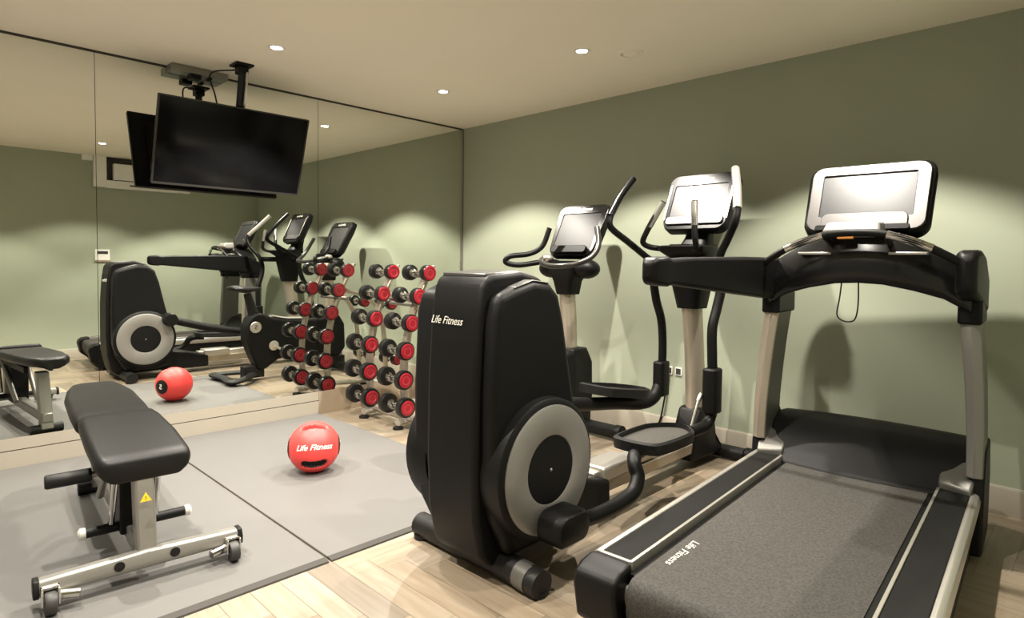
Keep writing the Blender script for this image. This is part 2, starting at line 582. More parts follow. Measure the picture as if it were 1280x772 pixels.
def build_treadmill():
    MB.FIT = treadmill_fit
    t = empty('treadmill', (3.635, -2.033, 0), 3.70, 'big black treadmill with silver uprights and a glaring screen, at the right', 'treadmill')
    # base and belt
    MB().box(-.462, .462, -.02, 1.85, .035, .142).build('base_frame', BLACK, t, .01)
    prof = [(-.035 + .052 * math.cos(R(a)), .125 + .052 * math.sin(R(a))) for a in range(270, 89, -15)]
    prof = [(1.70, .073)] + prof + [(1.70, .177)]
    b = MB()
    b.prism(prof, 'x', -.305, .305)
    belt = b.build('running_belt', BELT, t, angle=50)
    text('logo', 'Life Fitness', .040, frame((-.240, .085, .2602), (0, -1, 0), (1, 0, 0)), LOGO, belt, shear=.25, extrude=.0004, squash=1.15)
    for s in (-1, 1):
        MB().prism([(s * .452, .135), (s * .474, .135), (s * .488, .148), (s * .490, .170), (s * .483, .192), (s * .470, .200), (s * .455, .199), (s * .452, .19)], 'y', .0, 1.70).build('side_rail', SILV, t, .003)
        pl = [(s * .345, .012), (s * .453, .012), (s * .453, 1.52)] + [(s * (.453 - .108 * (1 - math.cos(R(a)))), 1.52 + .12 * math.sin(R(a))) for a in range(15, 91, 15)]
        MB().prism(pl, 'z', .12, .1975).build('foot_platform', DECKP, t, .003)
        MB().box(s * .338 - .006, s * .338 + .006, 0, 1.66, .14, .2005).box(min(s * .338, s * .47), max(s * .338, s * .47), -.004, .010, .14, .2005).build('trim_strip', SILV, t, .002)
        MB().box(s * .318 - .012, s * .318 + .012, -.02, 1.68, .12, .172).build('belt_guard', BLACK, t)
        x0, x1 = sorted((s * .488, s * .328))
        MB().prism([(-.004, .198), (-.075, .190), (-.112, .170), (-.124, .138), (-.100, .078), (.02, .022), (.09, .018), (.09, .11), (-.004, .12)], 'x', x0, x1).build('rear_cap', BLACK, t, .012, 3)
        MB().lathe([(.001, 0), (.020, 0), (.020, .022), (.001, .022)], (s * .328, -.035, .125), (-s, 0, 0), 16).lathe([(.001, .02), (.009, .02), (.009, .03), (.001, .03)], (s * .328, -.035, .125), (-s, 0, 0), 6).build('roller_bolt', GREYM, t)
        # shoulders where uprights meet the deck
        MB().loft([[(s * .335, 1.58, .19), (s * .455, 1.55, .19), (s * .455, 1.55, .215), (s * .335, 1.58, .225)],
                   [(s * .335, 1.72, .19), (s * .475, 1.66, .19), (s * .475, 1.66, .285), (s * .335, 1.72, .31)],
                   [(s * .335, 1.95, .19), (s * .475, 1.95, .19), (s * .475, 1.95, .30), (s * .335, 1.95, .36)]]).build('shoulder', UPRT, t, .008)
        # front side foot with levelling pad
        MB().prism([(1.58, .03), (1.98, .03), (2.0, .2), (1.9, .38), (1.66, .37), (1.60, .25)], 'x', *sorted((s * .445, s * .500))).build('side_cover', BLACK, t, .012, 3)
        for fx, fy in ((.40, 1.75), (.38, .05)):
            MB().lathe([(.03, 0), (.03, .037)], (s * fx, fy, 0), n=16).build('level_foot', RUBB, t)
        # upright
        up = []
        for z, u0, u1, v0, v1 in ((.26, .432, .494, 1.60, 1.84), (.45, .428, .492, 1.605, 1.84), (.65, .416, .484, 1.615, 1.845), (.82, .402, .473, 1.622, 1.85), (.97, .386, .460, 1.63, 1.86)):
            up.append([(s * u0, v0, z), (s * (u0 + u1) / 2, v0 - .012, z), (s * u1, v0, z), (s * u1, v1, z), (s * u0, v1, z)])
        MB().loft(up).build('upright', UPRT, t, .012, 3)
        MB().loft([[(a[0], a[1] - .004, a[2]) for a in (lp[0], lp[1], lp[2])] + [(a[0], a[1] + .014, a[2]) for a in (lp[2], lp[0])] for lp in up]).build('upright_strip', CHAMP if s < 0 else SILV2, t, .004)
        MB().loft([[(s * .378, 1.60, z), (s * .468, 1.60, z), (s * .468, 1.88, z), (s * .378, 1.88, z)] for z in (.955, 1.06)]).build('upright_socket', BLACK, t, .01)
    # hood
    hp = [(1.57, .178), (1.60, .20), (1.66, .27), (1.74, .345), (1.82, .372), (1.95, .36), (2.02, .30), (2.04, .2), (2.04, .05), (1.57, .05)]
    loops = []
    for k in range(13):
        f = -1 + 2 * k / 12
        bow = .10 * (1 - f * f)
        loops.append([(f * .43, p[0] - (bow * .55 if p[0] < 1.7 else 0), p[1] + (.012 * (1 - f * f) if p[1] > .3 else 0)) for p in hp])
    MB().loft(loops).build('motor_hood', SATIN, t, .012, 3)
    # handrails
    lr = MB()
    lr.loft([[(-.568, .470, 1.128), (-.520, .470, 1.128), (-.520, .470, 1.190), (-.568, .470, 1.190)],
             [(-.586, .495, 1.108), (-.506, .495, 1.108), (-.506, .495, 1.208), (-.586, .495, 1.208)],
             [(-.580, .575, 1.100), (-.498, .575, 1.100), (-.498, .575, 1.214), (-.580, .575, 1.214)],
             [(-.564, .620, 1.106), (-.506, .620, 1.106), (-.506, .620, 1.206), (-.564, .620, 1.206)],
             [(-.550, .76, 1.094), (-.484, .76, 1.094), (-.484, .76, 1.213), (-.550, .76, 1.213)],
             [(-.500, 1.25, 1.052), (-.424, 1.25, 1.052), (-.424, 1.25, 1.222), (-.500, 1.25, 1.222)],
             [(-.480, 1.66, 1.02), (-.385, 1.66, 1.02), (-.385, 1.66, 1.222), (-.480, 1.66, 1.222)],
             [(-.475, 1.82, 1.00), (-.385, 1.82, 1.00), (-.385, 1.82, 1.15), (-.475, 1.82, 1.15)],
             [(-.470, 1.88, .99), (-.385, 1.88, .99), (-.385, 1.88, 1.06), (-.470, 1.88, 1.06)]])
    lr.build('handrail', BLACK, t, .016, 3)
    rr = MB()
    rr.loft([[(.395, 1.42, 1.100), (.452, 1.42, 1.100), (.452, 1.42, 1.225), (.395, 1.42, 1.225)],
             [(.378, 1.455, 1.075), (.458, 1.455, 1.075), (.458, 1.455, 1.248), (.378, 1.455, 1.248)],
             [(.378, 1.55, 1.055), (.466, 1.55, 1.055), (.466, 1.55, 1.255), (.378, 1.55, 1.255)],
             [(.382, 1.68, 1.03), (.470, 1.68, 1.03), (.470, 1.68, 1.235), (.382, 1.68, 1.235)],
             [(.385, 1.82, 1.00), (.475, 1.82, 1.00), (.475, 1.82, 1.15), (.385, 1.82, 1.15)],
             [(.385, 1.88, .99), (.470, 1.88, .99), (.470, 1.88, 1.06), (.385, 1.88, 1.06)]])
    rr.build('upright_cap', BLACK, t, .018, 3)
    # console arch
    lo = [(-.43, 1.00), (-.33, 1.055), (-.22, 1.085), (-.10, 1.108), (0, 1.113), (.10, 1.108), (.22, 1.085), (.33, 1.055), (.43, 1.00)]
    hi = [(-.43, 1.195), (-.36, 1.235), (-.26, 1.285), (-.12, 1.325), (0, 1.335), (.12, 1.325), (.26, 1.285), (.36, 1.235), (.43, 1.195)]
    loops = []
    for (a, b), (c, d) in zip(lo, hi):
        k = 1 - (a / .43) ** 2
        v0 = 1.57 - .07 * k
        loops.append([(a, v0 + .02, b), (a, v0, b + .03), (a, v0, (b + d) / 2), (c, v0 + .06, d), (c, 1.80, d - .01), (a, 1.80, b + .02)])
    MB().loft(loops).build('console_arch', GLOSSB, t, .008)
    gb = [(-.425, 1.46, 1.185), (-.36, 1.43, 1.225), (-.26, 1.41, 1.275), (-.13, 1.40, 1.315), (0, 1.395, 1.325), (.13, 1.40, 1.315), (.26, 1.41, 1.275), (.36, 1.43, 1.225), (.43, 1.46, 1.18)]
    MB().tube(gb, .016, 12, smooth=5).build('grip_bar', BLACK, t)
    for s in (-1, 1):
        MB().tube([(s * .30, 1.415, 1.258), (s * .22, 1.407, 1.29), (s * .13, 1.40, 1.315)], .0168, 12, smooth=5).build('pulse_sensor', CHROME, t)
        MB().tube([(s * .13, 1.40, 1.312), (s * .125, 1.46, 1.30), (s * .12, 1.56, 1.28)], .013, 10).build('grip_bracket', BLACK, t)
        MB().box(*sorted((s * .12, s * .27)), 1.515, 1.575, 1.235, 1.247).build('tray_lip', SILV, t, .003)
    # screen head
    F = frame((-.022, 1.455, 1.500), (1, 0, 0), (0, math.sin(R(25)), math.cos(R(25)))) @ Matrix.Scale(.945, 4)   # z points to the runner
    def quad(w1, w0, h, r):
        return [(p[0] * ((w0 + (w1 - w0) * (p[1] / h + .5)) / w1), p[1]) for p in rrect(w1, h, r, 6)]
    h0 = MB(F)
    a, b2, c2 = quad(.53, .515, .375, .06), quad(.555, .535, .395, .065), quad(.42, .40, .27, .05)
    h0.loft([[(p[0], p[1] - .005, -.085) for p in c2], [(p[0], p[1] - .003, -.05) for p in b2], [(p[0], p[1], -.012) for p in b2], [(p[0], p[1], .0) for p in a]])
    hd = h0.build('screen_housing', BLACK, t, angle=50)
    bz = MB(F)
    o_, i_ = quad(.522, .508, .366, .055), [(p[0], p[1] + .012) for p in quad(.405, .40, .235, .006)]
    bz.loft([[(p[0], p[1], 0) for p in o_], [(p[0] * .992, p[1] * .988, .012) for p in o_], [(p[0], p[1], .012) for p in i_], [(p[0], p[1], .002) for p in i_]], closed=True)
    bz.build('screen_bezel', BEZEL, t, .003)
    MB(F).prism([(p[0], p[1] + .012) for p in quad(.405, .40, .235, .006)], 'z', .0, .004).build('screen', SCREEN, t)
    MB(F).prism([(p[0], p[1] - .135) for p in rrect(.37, .09, .03, 5)], 'z', .012, .020).build('reading_rack', BEZEL, t, .003)
    MB(F).prism([(p[0], p[1] - .185) for p in rrect(.40, .03, .012, 4)], 'z', -.01, .05).build('rack_ledge', BLACK, t, .003)
    MB().loft([[(-.15, 1.49, 1.312), (.09, 1.49, 1.312), (.09, 1.60, 1.31), (-.15, 1.60, 1.31)], [(-.15, 1.46, 1.335), (.095, 1.46, 1.335), (.095, 1.60, 1.335), (-.15, 1.60, 1.335)], [(-.135, 1.48, 1.375), (.085, 1.48, 1.375), (.085, 1.60, 1.382), (-.135, 1.60, 1.382)]]).build('key_panel', KEYP, t, .01, 3)
    MB().box(-.085, -.015, 1.465, 1.485, 1.302, 1.318).build('safety_key', ORNG, t, .003)
    MB().loft([[(-.12, 1.55, 1.25), (.10, 1.55, 1.25), (.10, 1.78, 1.25), (-.12, 1.78, 1.25)], [(-.11, 1.64, 1.372), (.07, 1.64, 1.372), (.07, 1.74, 1.40), (-.11, 1.74, 1.40)]]).build('screen_neck', BLACK, t, .01)
    MB().tube([(-.068, 1.53, 1.16), (-.078, 1.53, 1.05), (-.088, 1.53, .975), (-.07, 1.53, .948), (-.035, 1.53, .941), (-.008, 1.53, .958), (.002, 1.53, 1.03), (-.002, 1.53, 1.16)], .0034, 8, smooth=6).build('safety_cord', RUBB, t)

    MB.FIT = None


build_treadmill()


# ------------------------------------------------------------------ cross-trainer
def build_cross_trainer():
    t = empty('cross_trainer', (2.60, -2.0, 0), .8, 'black elliptical cross trainer with a silver ring on its tall drive tower', 'cross trainer')
    sp = [(-.205, 1.140), (-.05, 1.152), (.06, 1.125), (.115, 1.05), (.15, .93), (.20, .70), (.25, .35), (.27, .07), (-.20, .055), (-.25, .10), (-.282, .25), (-.290, .45), (-.287, .75), (-.272, .98), (-.255, 1.09), (-.238, 1.125)]
    tw = MB().prism(sp, 'x', -.138, .142).build('drive_tower', SATIN, t, .022, 4)
    MB().prism([(-.225, 1.1425), (-.05, 1.1535), (.05, 1.130), (.05, 1.125), (-.225, 1.13)], 'x', -.118, .118).build('tower_cap', CAPM, t, .004)
    text('logo', 'Life Fitness', .042, frame((-.035, -.2765, .965), (1, 0, 0), (0, .12, 1)), LOGO, tw, shear=.3, extrude=.0006, squash=.95)
    for s in (-1, 1):
        pod = [(-.155, 1.092), (-.05, 1.118), (.05, 1.105), (.10, 1.06), (.135, .95), (.19, .70), (.235, .52), (.262, .36), (.24, .14), (.10, .10), (-.16, .10), (-.235, .25), (-.262, .45), (-.262, .70), (-.25, .98), (-.228, 1.065)]
        a0, a1 = (.13, .205) if s > 0 else (-.262, -.12)
        wo = 0 if s > 0 else .055
        MB().prism(pod, 'x', a0, a1).build('side_cover', SATIN, t, .03, 4)
        b0, b1 = (.148, .196) if s > 0 else (-.245, -.148)
        MB().prism([(-.145, 1.0955), (-.05, 1.1205), (.04, 1.1085), (.04, 1.104), (-.05, 1.115), (-.145, 1.090)], 'x', b0, b1).build('cover_cap', CAPM, t, .002)
        MB().lathe([(.15, .10), (.262, .12), (.272, .19), (.268, .238), (.255, .248), (.05, .248)], (s * wo, 0, .405), (s, 0, 0), 56).build('wheel_cover', BLACK, t)
        MB().lathe([(.130, .246), (.130, .2535), (.135, .256), (.236, .256), (.244, .2525), (.244, .246)], (s * wo, 0, .405), (s, 0, 0), 64).build('wheel_ring', RING, t)
        MB().lathe([(.001, .246), (.001, .254), (.128, .253), (.130, .248), (.130, .246)], (s * wo, 0, .405), (s, 0, 0), 48).build('hub_disc', BLACK, t)
        MB().lathe([(.001, .253), (.001, .257), (.005, .2565), (.006, .253)], (s * wo, 0, .405), (s, 0, 0), 12).build('hub_bolt', SILV, t)
    # base
    MB().loft([[(-.10, .18, .05), (.10, .18, .05), (.12, .18, .26), (-.12, .18, .26)], [(-.10, .42, .05), (.10, .42, .05), (.10, .42, .225), (-.10, .42, .225)], [(-.09, .64, .05), (.09, .64, .05), (.085, .64, .165), (-.085, .64, .165)]]).build('base_cover', BLACK, t, .02, 3)
    st = MB().tube([(-.37, -.13, .048), (-.2, -.135, .052), (.2, -.14, .052), (.345, -.15, .050)], .050, 16).build('rear_stabilizer', RUBB, t)
    MB().tube([(.235, -.1435, .0515), (.295, -.1475, .0495)], .0512, 16).build('stabilizer_sleeve', UPRT, st)
    for s in (-1, 1):
        MB().lathe([(.001, 0), (.040, 0), (.040, .02), (.001, .02)], (-.34 if s < 0 else .31, -.14, 0), n=20).build('foot_pad', RUBB, st)
    MB().box(-.062, .062, .30, 1.62, .095, .155).build('centre_rail', CHAMP, t, .006)
    MB().box(-.048, .048, .55, 1.45, .155, .205).build('slide_rail', SILV, t, .008)
    MB().box(-.075, .075, .60, .86, .15, .222).build('rail_block', SILV, t, .012)
    MB().loft([[(-.072, 1.46, .05), (.072, 1.46, .05), (.06, 1.50, .24), (-.06, 1.50, .24)], [(-.085, 1.58, .05), (.085, 1.58, .05), (.07, 1.56, .345), (-.07, 1.56, .345)], [(-.09, 1.72, .05), (.09, 1.72, .05), (.07, 1.72, .345), (-.07, 1.72, .345)], [(-.09, 1.86, .05), (.09, 1.86, .05), (.06, 1.80, .16), (-.06, 1.80, .16)]]).build('front_base', BLACK, t, .02, 3)
    fs = MB().tube([(-.30, 1.84, .045), (.22, 1.84, .045)], .04, 16).build('front_stabilizer', RUBB, t)
    for s in (-1, 1):
        MB().lathe([(.001, 0), (.045, 0), (.045, .05), (.001, .05)], (-.31 if s < 0 else .23, 1.84, .048), (s, 0, 0), 20).build('transport_wheel', BLACK, fs)
    # column
    col = []
    for v, z, a, b in ((1.635, .30, .055, .075), (1.615, .55, .052, .072), (1.585, .78, .052, .072), (1.555, .96, .055, .072)):
        col.append([(a * math.cos(2 * PI * k / 20), v + b * math.sin(2 * PI * k / 20), z) for k in range(20)])
    MB().loft(col).build('column', CHAMP, t)
    cw = []
    for v, z, a, b in ((1.56, .93, .066, .085), (1.555, 1.02, .085, .10), (1.55, 1.15, .115, .12), (1.55, 1.24, .13, .13), (1.56, 1.30, .12, .12)):
        cw.append([(p[0], v + p[1], z) for p in rrect(2 * a, 2 * b, min(a, b) * .6, 4)])
    MB().loft(cw).build('column_cowl', BLACK, t)
    MB().tube([(-.275, 1.56, 1.185), (.10, 1.56, 1.185), (.262, 1.34, 1.185)], .028, 16).build('swing_axle', BLACK, t)
    # moving arms
    for s, low in ((-1, ((-.265, 1.555, 1.19), (-.262, 1.56, 1.09), (-.262, 1.60, .96), (-.268, 1.672, .84), (-.27, 1.70, .70), (-.272, 1.705, .50))),
                   (1, ((.275, 1.345, 1.17), (.272, 1.36, 1.07), (.262, 1.335, .96), (.256, 1.298, .85), (.258, 1.30, .70), (.262, 1.31, .54)))):
        if s < 0:
            ua = [(-.318, 1.40, 1.69), (-.325, 1.275, 1.57), (-.323, 1.175, 1.455), (-.315, 1.175, 1.39), (-.295, 1.33, 1.31), (-.275, 1.50, 1.225)]
        else:
            ua = [(.285, 1.46, 1.70), (.345, 1.355, 1.58), (.397, 1.25, 1.465), (.393, 1.235, 1.40), (.345, 1.26, 1.315), (.285, 1.31, 1.235)]
        MB().tube(ua[2:] + list(low), [.0195, .0195, .0205, .025, .026, .026, .026], 12, smooth=6).build('swing_arm', BLACK, t)
        MB().tube([ua[0], ua[1], Vector(ua[2]) * .999 + Vector((0, 0, .001))], .0225, 14, smooth=5).build('arm_grip', GLOSSB if s < 0 else SILV, t)
        e = low[-1]
        MB().loft([[(e[0] + p[0], e[1] + p[1] - .01, e[2] + dz) for p in rrect(.078, .105, .025, 4)] for dz in ((-.15, .07) if s < 0 else (-.14, .10))]).build('arm_joint_cover', BLACK, t, .012, 3)
    # pedal levers
    rl = MB().tube([(.31, .04, .20), (.315, .25, .185), (.315, .45, .20), (.30, .53, .25), (.27, .55, .30), (.24, .60, .325), (.22, .69, .325)], .032, 14, smooth=6, up=(1, 0, 0), ry=.030).build('pedal_lever', BLACK, t)
    MB().loft([[(u, -.005 + p[0], .215 + p[1]) for p in rrect(w, h, min(w, h) * .42, 6)] for u, w, h in ((.262, .13, .09), (.275, .19, .125), (.36, .19, .125), (.378, .165, .10), (.384, .12, .06))]).build('crank_boss', BLACK, rl)
    MB().tube([(.25, 1.10, .335), (.262, 1.24, .345), (.262, 1.30, .40)], .030, 12, smooth=5).build('pedal_link', BLACK, t)
    MB().tube([(.225, 1.15, .35), (.225, 1.22, .47)], .009, 10).tube([(.225, 1.22, .47), (.225, 1.25, .50)], .012, 10).build('link_rod', CHROME, t)
    ll = MB().tube([(-.31, .20, .585), (-.31, .55, .485), (-.31, .9, .415), (-.31, 1.25, .365), (-.30, 1.50, .325), (-.28, 1.62, .345), (-.275, 1.68, .42)], .038, 14, smooth=6).build('pedal_lever', BLACK, t)
    MB().lathe([(.001, -.07), (.056, -.07), (.064, -.055), (.064, .055), (.056, .07), (.001, .07)], (-.325, .20, .585), (1, 0, 0), 28).build('crank_boss', BLACK, ll)

    def pedal(T):
        # local: x across, y forward, z up
        base = [(-.085, -.24), (.085, -.24), (.125, -.15), (.13, .10), (.09, .20), (.03, .26), (-.03, .26), (-.09, .20), (-.13, .10), (-.125, -.15)]
        q = [tuple(p)[:2] for p in catmull([(a, b, 0) for a, b in base], 4, True)]
        rim = MB(T)
        inn = [(a * .90, b * .93) for a, b in q]
        rim.loft([[(a, b, -.028) for a, b in q], [(a * 1.03, b * 1.02, .018) for a, b in q], [(a, b, .024) for a, b in inn], [(a, b, -.006) for a, b in inn]], closed=True)
        r_ = rim.build('pedal_rim', RUBB, t)
        MB(T).prism(inn, 'z', -.024, .0).build('pedal_tread', PEDAL, r_)
    pedal(Matrix.Translation((.205, .85, .352)) @ Matrix.Rotation(R(-2), 4, 'X') @ Matrix.Rotation(R(4), 4, 'Z'))
    pedal(Matrix.Translation((-.285, 1.23, .452)) @ Matrix.Rotation(R(-9), 4, 'X'))
    # console
    F = frame((-.012, 1.635, 1.555), (1, 0, 0), (0, math.sin(R(24)), math.cos(R(24))))
    q1 = [(p[0] * (1 - .10 * (p[1] / .37 < 0) * abs(p[1]) / .185), p[1]) for p in rrect(.43, .37, .055, 6)]
    q2 = [(p[0] * 1.02, p[1] * 1.02) for p in q1]
    q3 = [(p[0] * .7, p[1] * .72) for p in q1]
    MB(F).loft([[(p[0], p[1], -.09) for p in q3], [(p[0], p[1], -.05) for p in q2], [(p[0], p[1], -.012) for p in q2], [(p[0], p[1], 0) for p in q1]]).build('console_housing', BLACK, t, angle=50)
    fo, fi = q1, [(p[0], p[1] - .005) for p in rrect(.34, .235, .012, 6)]
    MB(F).loft([[(p[0], p[1], 0) for p in fo], [(p[0] * .985, p[1] * .985, .009) for p in fo], [(p[0], p[1], .009) for p in fi], [(p[0], p[1], .001) for p in fi]], closed=True).build('console_bezel', GLOSSB, t, .002)
    MB(F).prism(fi, 'z', 0, .003).build('screen', SCREEN, t)
    MB(F).prism([(p[0], p[1] - .128) for p in rrect(.36, .05, .018, 5)], 'z', .009, .02).build('reading_rack', BEZEL, t, .003)
    text('logo', 'Life Fitness', .032, F @ Matrix.Translation((0, .148, .0095)), LOGO, t, shear=.3)
    for s in (-1, 1):
        MB(F).box(*sorted((s * .19, s * .204)), -.12, .12, .009, .013).build('console_edge', SILV, t, .003)
    MB().loft([[(p[0] - .01, v + p[1], z) for p in rrect(w, d, .03, 4)] for z, v, w, d in ((1.26, 1.61, .20, .16), (1.34, 1.645, .15, .11), (1.42, 1.675, .14, .09))]).build('console_neck', BLACK, t)
    MB().loft([[(p[0], 1.47 + p[1], z) for p in rrect(w, d, .04, 5)] for z, w, d in ((1.225, .20, .10), (1.26, .27, .19), (1.285, .29, .21), (1.292, .25, .17), (1.275, .23, .15))]).build('accessory_tray', BLACK, t)
    for hp in ([(-.04, 1.50, 1.28), (-.14, 1.42, 1.275), (-.195, 1.335, 1.30), (-.17, 1.325, 1.37), (-.085, 1.36, 1.54)],
               [(.03, 1.50, 1.28), (.10, 1.41, 1.272), (.138, 1.32, 1.30), (.135, 1.31, 1.37), (.118, 1.335, 1.53)]):
        hb = MB().tube(hp, .0165, 12, smooth=6).build('fixed_handle', BLACK, t)
        a, b = Vector(hp[3]), Vector(hp[4])
        MB().tube([a.lerp(b, .15), a.lerp(b, .97)], .0178, 12).build('pulse_grip', GREYM, hb)


build_cross_trainer()


# ------------------------------------------------------------------ exercise bike
def build_bike():
    t = empty('exercise_bike', (1.69, -1.9, 0), .8, 'black upright exercise bike behind the cross trainer tower, seen whole only in the mirror', 'exercise bike')
    sh = [(.665, .15), (.61, .28), (.57, .40), (.568, .52), (.60, .61), (.66, .66), (.73, .655), (.82, .61), (.95, .585), (1.20, .568), (1.34, .575), (1.42, .60), (1.55, .60), (1.61, .50), (1.62, .25), (1.55, .16), (1.25, .17), (1.02, .21), (.88, .19), (.76, .11), (.68, .10)]
    body = MB().prism(sh, 'x', -.085, .085).build('body_shell', SATIN, t, .025, 4)
    MB().tube([(.0, .84, .622), (.0, .98, .594), (.0, 1.15, .585)], .05, 12, smooth=5, ry=.012, up=(1, 0, 0)).build('top_highlight', SILV, t)  # silver strip standing in for a highlight on the body's top curve
    text('logo', 'Life', .062, frame((-.005, 1.385, .475), (1, 0, 0), (0, .05, 1)), LOGO, body, shear=.3)
    MB().box(-.082, .086, 1.387, 1.55, .28, .605).build('front_fairing', BLACK, t, .02, 3)
    for s in (-1, 1):
        MB().lathe([(.001, 0), (.052, 0), (.055, .006), (.05, .010), (.001, .010)], (s * .085, .655, .525), (s, 0, 0), 28).build('emblem_disc', SILV, body)
        text('logo', 'S', .06, frame((s * .0955, .655, .525), (0, s, 0), (0, 0, 1)), BLACK, body)
        cr = MB().lathe([(.001, 0), (.045, 0), (.048, .012), (.03, .022), (.001, .022)], (s * .085, .83, .335), (s, 0, 0), 28).build('crank_hub', SILV, t)
        d = s * -1
        ex, ez = .83 + .16 * .86 * (1 if s < 0 else -1), .335 - .17 * .5 * (1 if s < 0 else -1)
        MB().tube([(s * .112, .83, .335), (s * .125, ex, ez)], .014, 10).build('crank_arm', SILV, t)
        MB().box(*sorted((s * .13, s * .225)), ex - .05, ex + .05, ez - .014, ez + .014).build('pedal', RUBB, t, .006)
    # feet
    rf = MB()
    q = catmull([(-.25, .42, .05), (-.22, .37, .05), (-.05, .39, .05), (.05, .39, .05), (.22, .37, .05), (.25, .42, .05), (.14, .58, .065), (0, .64, .07), (-.14, .58, .065)], 5, True)
    rf.tube(q, .022, 10, closed=True, ry=.045, up=(0, 0, 1))
    rf.box(-.055, .055, .56, .75, .03, .14)
    rear = rf.build('rear_foot', RUBB, t)
    for s in (-1, 1):
        MB().lathe([(.022, 0), (.022, .035)], (s * .22, .40, 0), n=14).build('level_foot', RUBB, rear)
    ff = MB().tube([(-.30, 1.56, .055), (.34, 1.56, .055)], .045, 14).box(-.06, .06, 1.42, 1.62, .04, .16).build('front_foot', RUBB, t)
    for s in (-1, 1):
        MB().lathe([(.001, 0), (.052, 0), (.052, .045), (.001, .045)], (s * .32, 1.56, .053), (s, 0, 0), 20).build('transport_wheel', BLACK, ff)
    # seat
    MB().tube([(0, .675, .62), (0, .61, .85)], [.05, .036], 16).build('seat_post', GLOSSB, t)
    lp = []
    for v, w, z0, z1 in ((.44, .05, .895, .915), (.455, .12, .88, .925), (.51, .135, .865, .930), (.58, .11, .855, .922), (.65, .06, .865, .915), (.71, .034, .875, .912), (.735, .022, .885, .905)):
        zc, h = (z0 + z1) / 2, (z1 - z0) / 2
        lp.append([(w * math.cos(2 * PI * k / 20), v, zc + h * math.sin(2 * PI * k / 20)) for k in range(20)])
    MB().loft(lp).build('saddle', LEATH, t, angle=60)
    # pedestal
    MB().tube([(-.02, 1.47, .55), (-.02, 1.455, .80), (-.025, 1.44, 1.02)], .052, 18, ry=.06, up=(1, 0, 0)).build('pedestal', CHAMP, t)
    MB().loft([[(p[0] - .02, v + p[1], z) for p in rrect(w, d, .035, 5)] for z, w, d, v in ((.97, .125, .14, 1.445), (1.06, .16, .16, 1.44), (1.13, .22, .20, 1.45), (1.20, .24, .22, 1.47))]).build('pedestal_cowl', BLACK, t)
    for s in (-1, 1):
        MB().sphere((s * .15 - .02, 1.45, 1.145), .088, 1.1, 1.0, .75).build('cowl_pod', BLACK, t)
    F = frame((-.022, 1.545, 1.412), (1, 0, 0), (0, math.sin(R(27)), math.cos(R(27))))
    q1 = [(p[0] * (1 + .08 * p[1] / .2), p[1]) for p in rrect(.41, .40, .06, 6)]
    q3 = [(p[0] * .7, p[1] * .75) for p in q1]
    MB(F).loft([[(p[0], p[1], -.085) for p in q3], [(p[0] * 1.02, p[1] * 1.02, -.045) for p in q1], [(p[0] * 1.02, p[1] * 1.02, -.012) for p in q1], [(p[0], p[1], 0) for p in q1]]).build('console_housing', BLACK, t, angle=50)
    fi = [(p[0], p[1] - .01) for p in rrect(.335, .285, .012, 6)]
    MB(F).loft([[(p[0], p[1], 0) for p in q1], [(p[0] * .985, p[1] * .985, .009) for p in q1], [(p[0], p[1], .009) for p in fi], [(p[0], p[1], .001) for p in fi]], closed=True).build('console_bezel', GLOSSB, t, .002)
    MB(F).prism(fi, 'z', 0, .003).build('screen', SCREEN2, t)
    text('logo', 'Life Fitness', .034, F @ Matrix.Translation((0, .165, .0095)), LOGOW, t, shear=.3)
    MB(F).prism([(p[0], p[1] - .165) for p in rrect(.30, .055, .02, 5)], 'z', .009, .04).build('reading_rack', BLACK, t, .004)
    # handlebar
    hl = MB().tube([(-.13, 1.42, 1.205), (-.20, 1.33, 1.185), (-.275, 1.21, 1.165), (-.33, 1.145, 1.185), (-.31, 1.17, 1.225), (-.24, 1.29, 1.245), (-.185, 1.36, 1.30), (-.155, 1.40, 1.425)], .0185, 12, smooth=7).build('handlebar', BLACK, t)
    hr = MB().tube([(-.19, 1.36, 1.205), (-.12, 1.28, 1.185), (0, 1.22, 1.165), (.13, 1.20, 1.165), (.22, 1.23, 1.18), (.275, 1.31, 1.225), (.285, 1.37, 1.30), (.235, 1.42, 1.42)], .0185, 12, smooth=7).build('handlebar', DARKM, t)
    MB().sphere((-.155, 1.38, 1.215), .042, 1.1, 1, .7).build('bar_clamp', SILV, t)


build_bike()


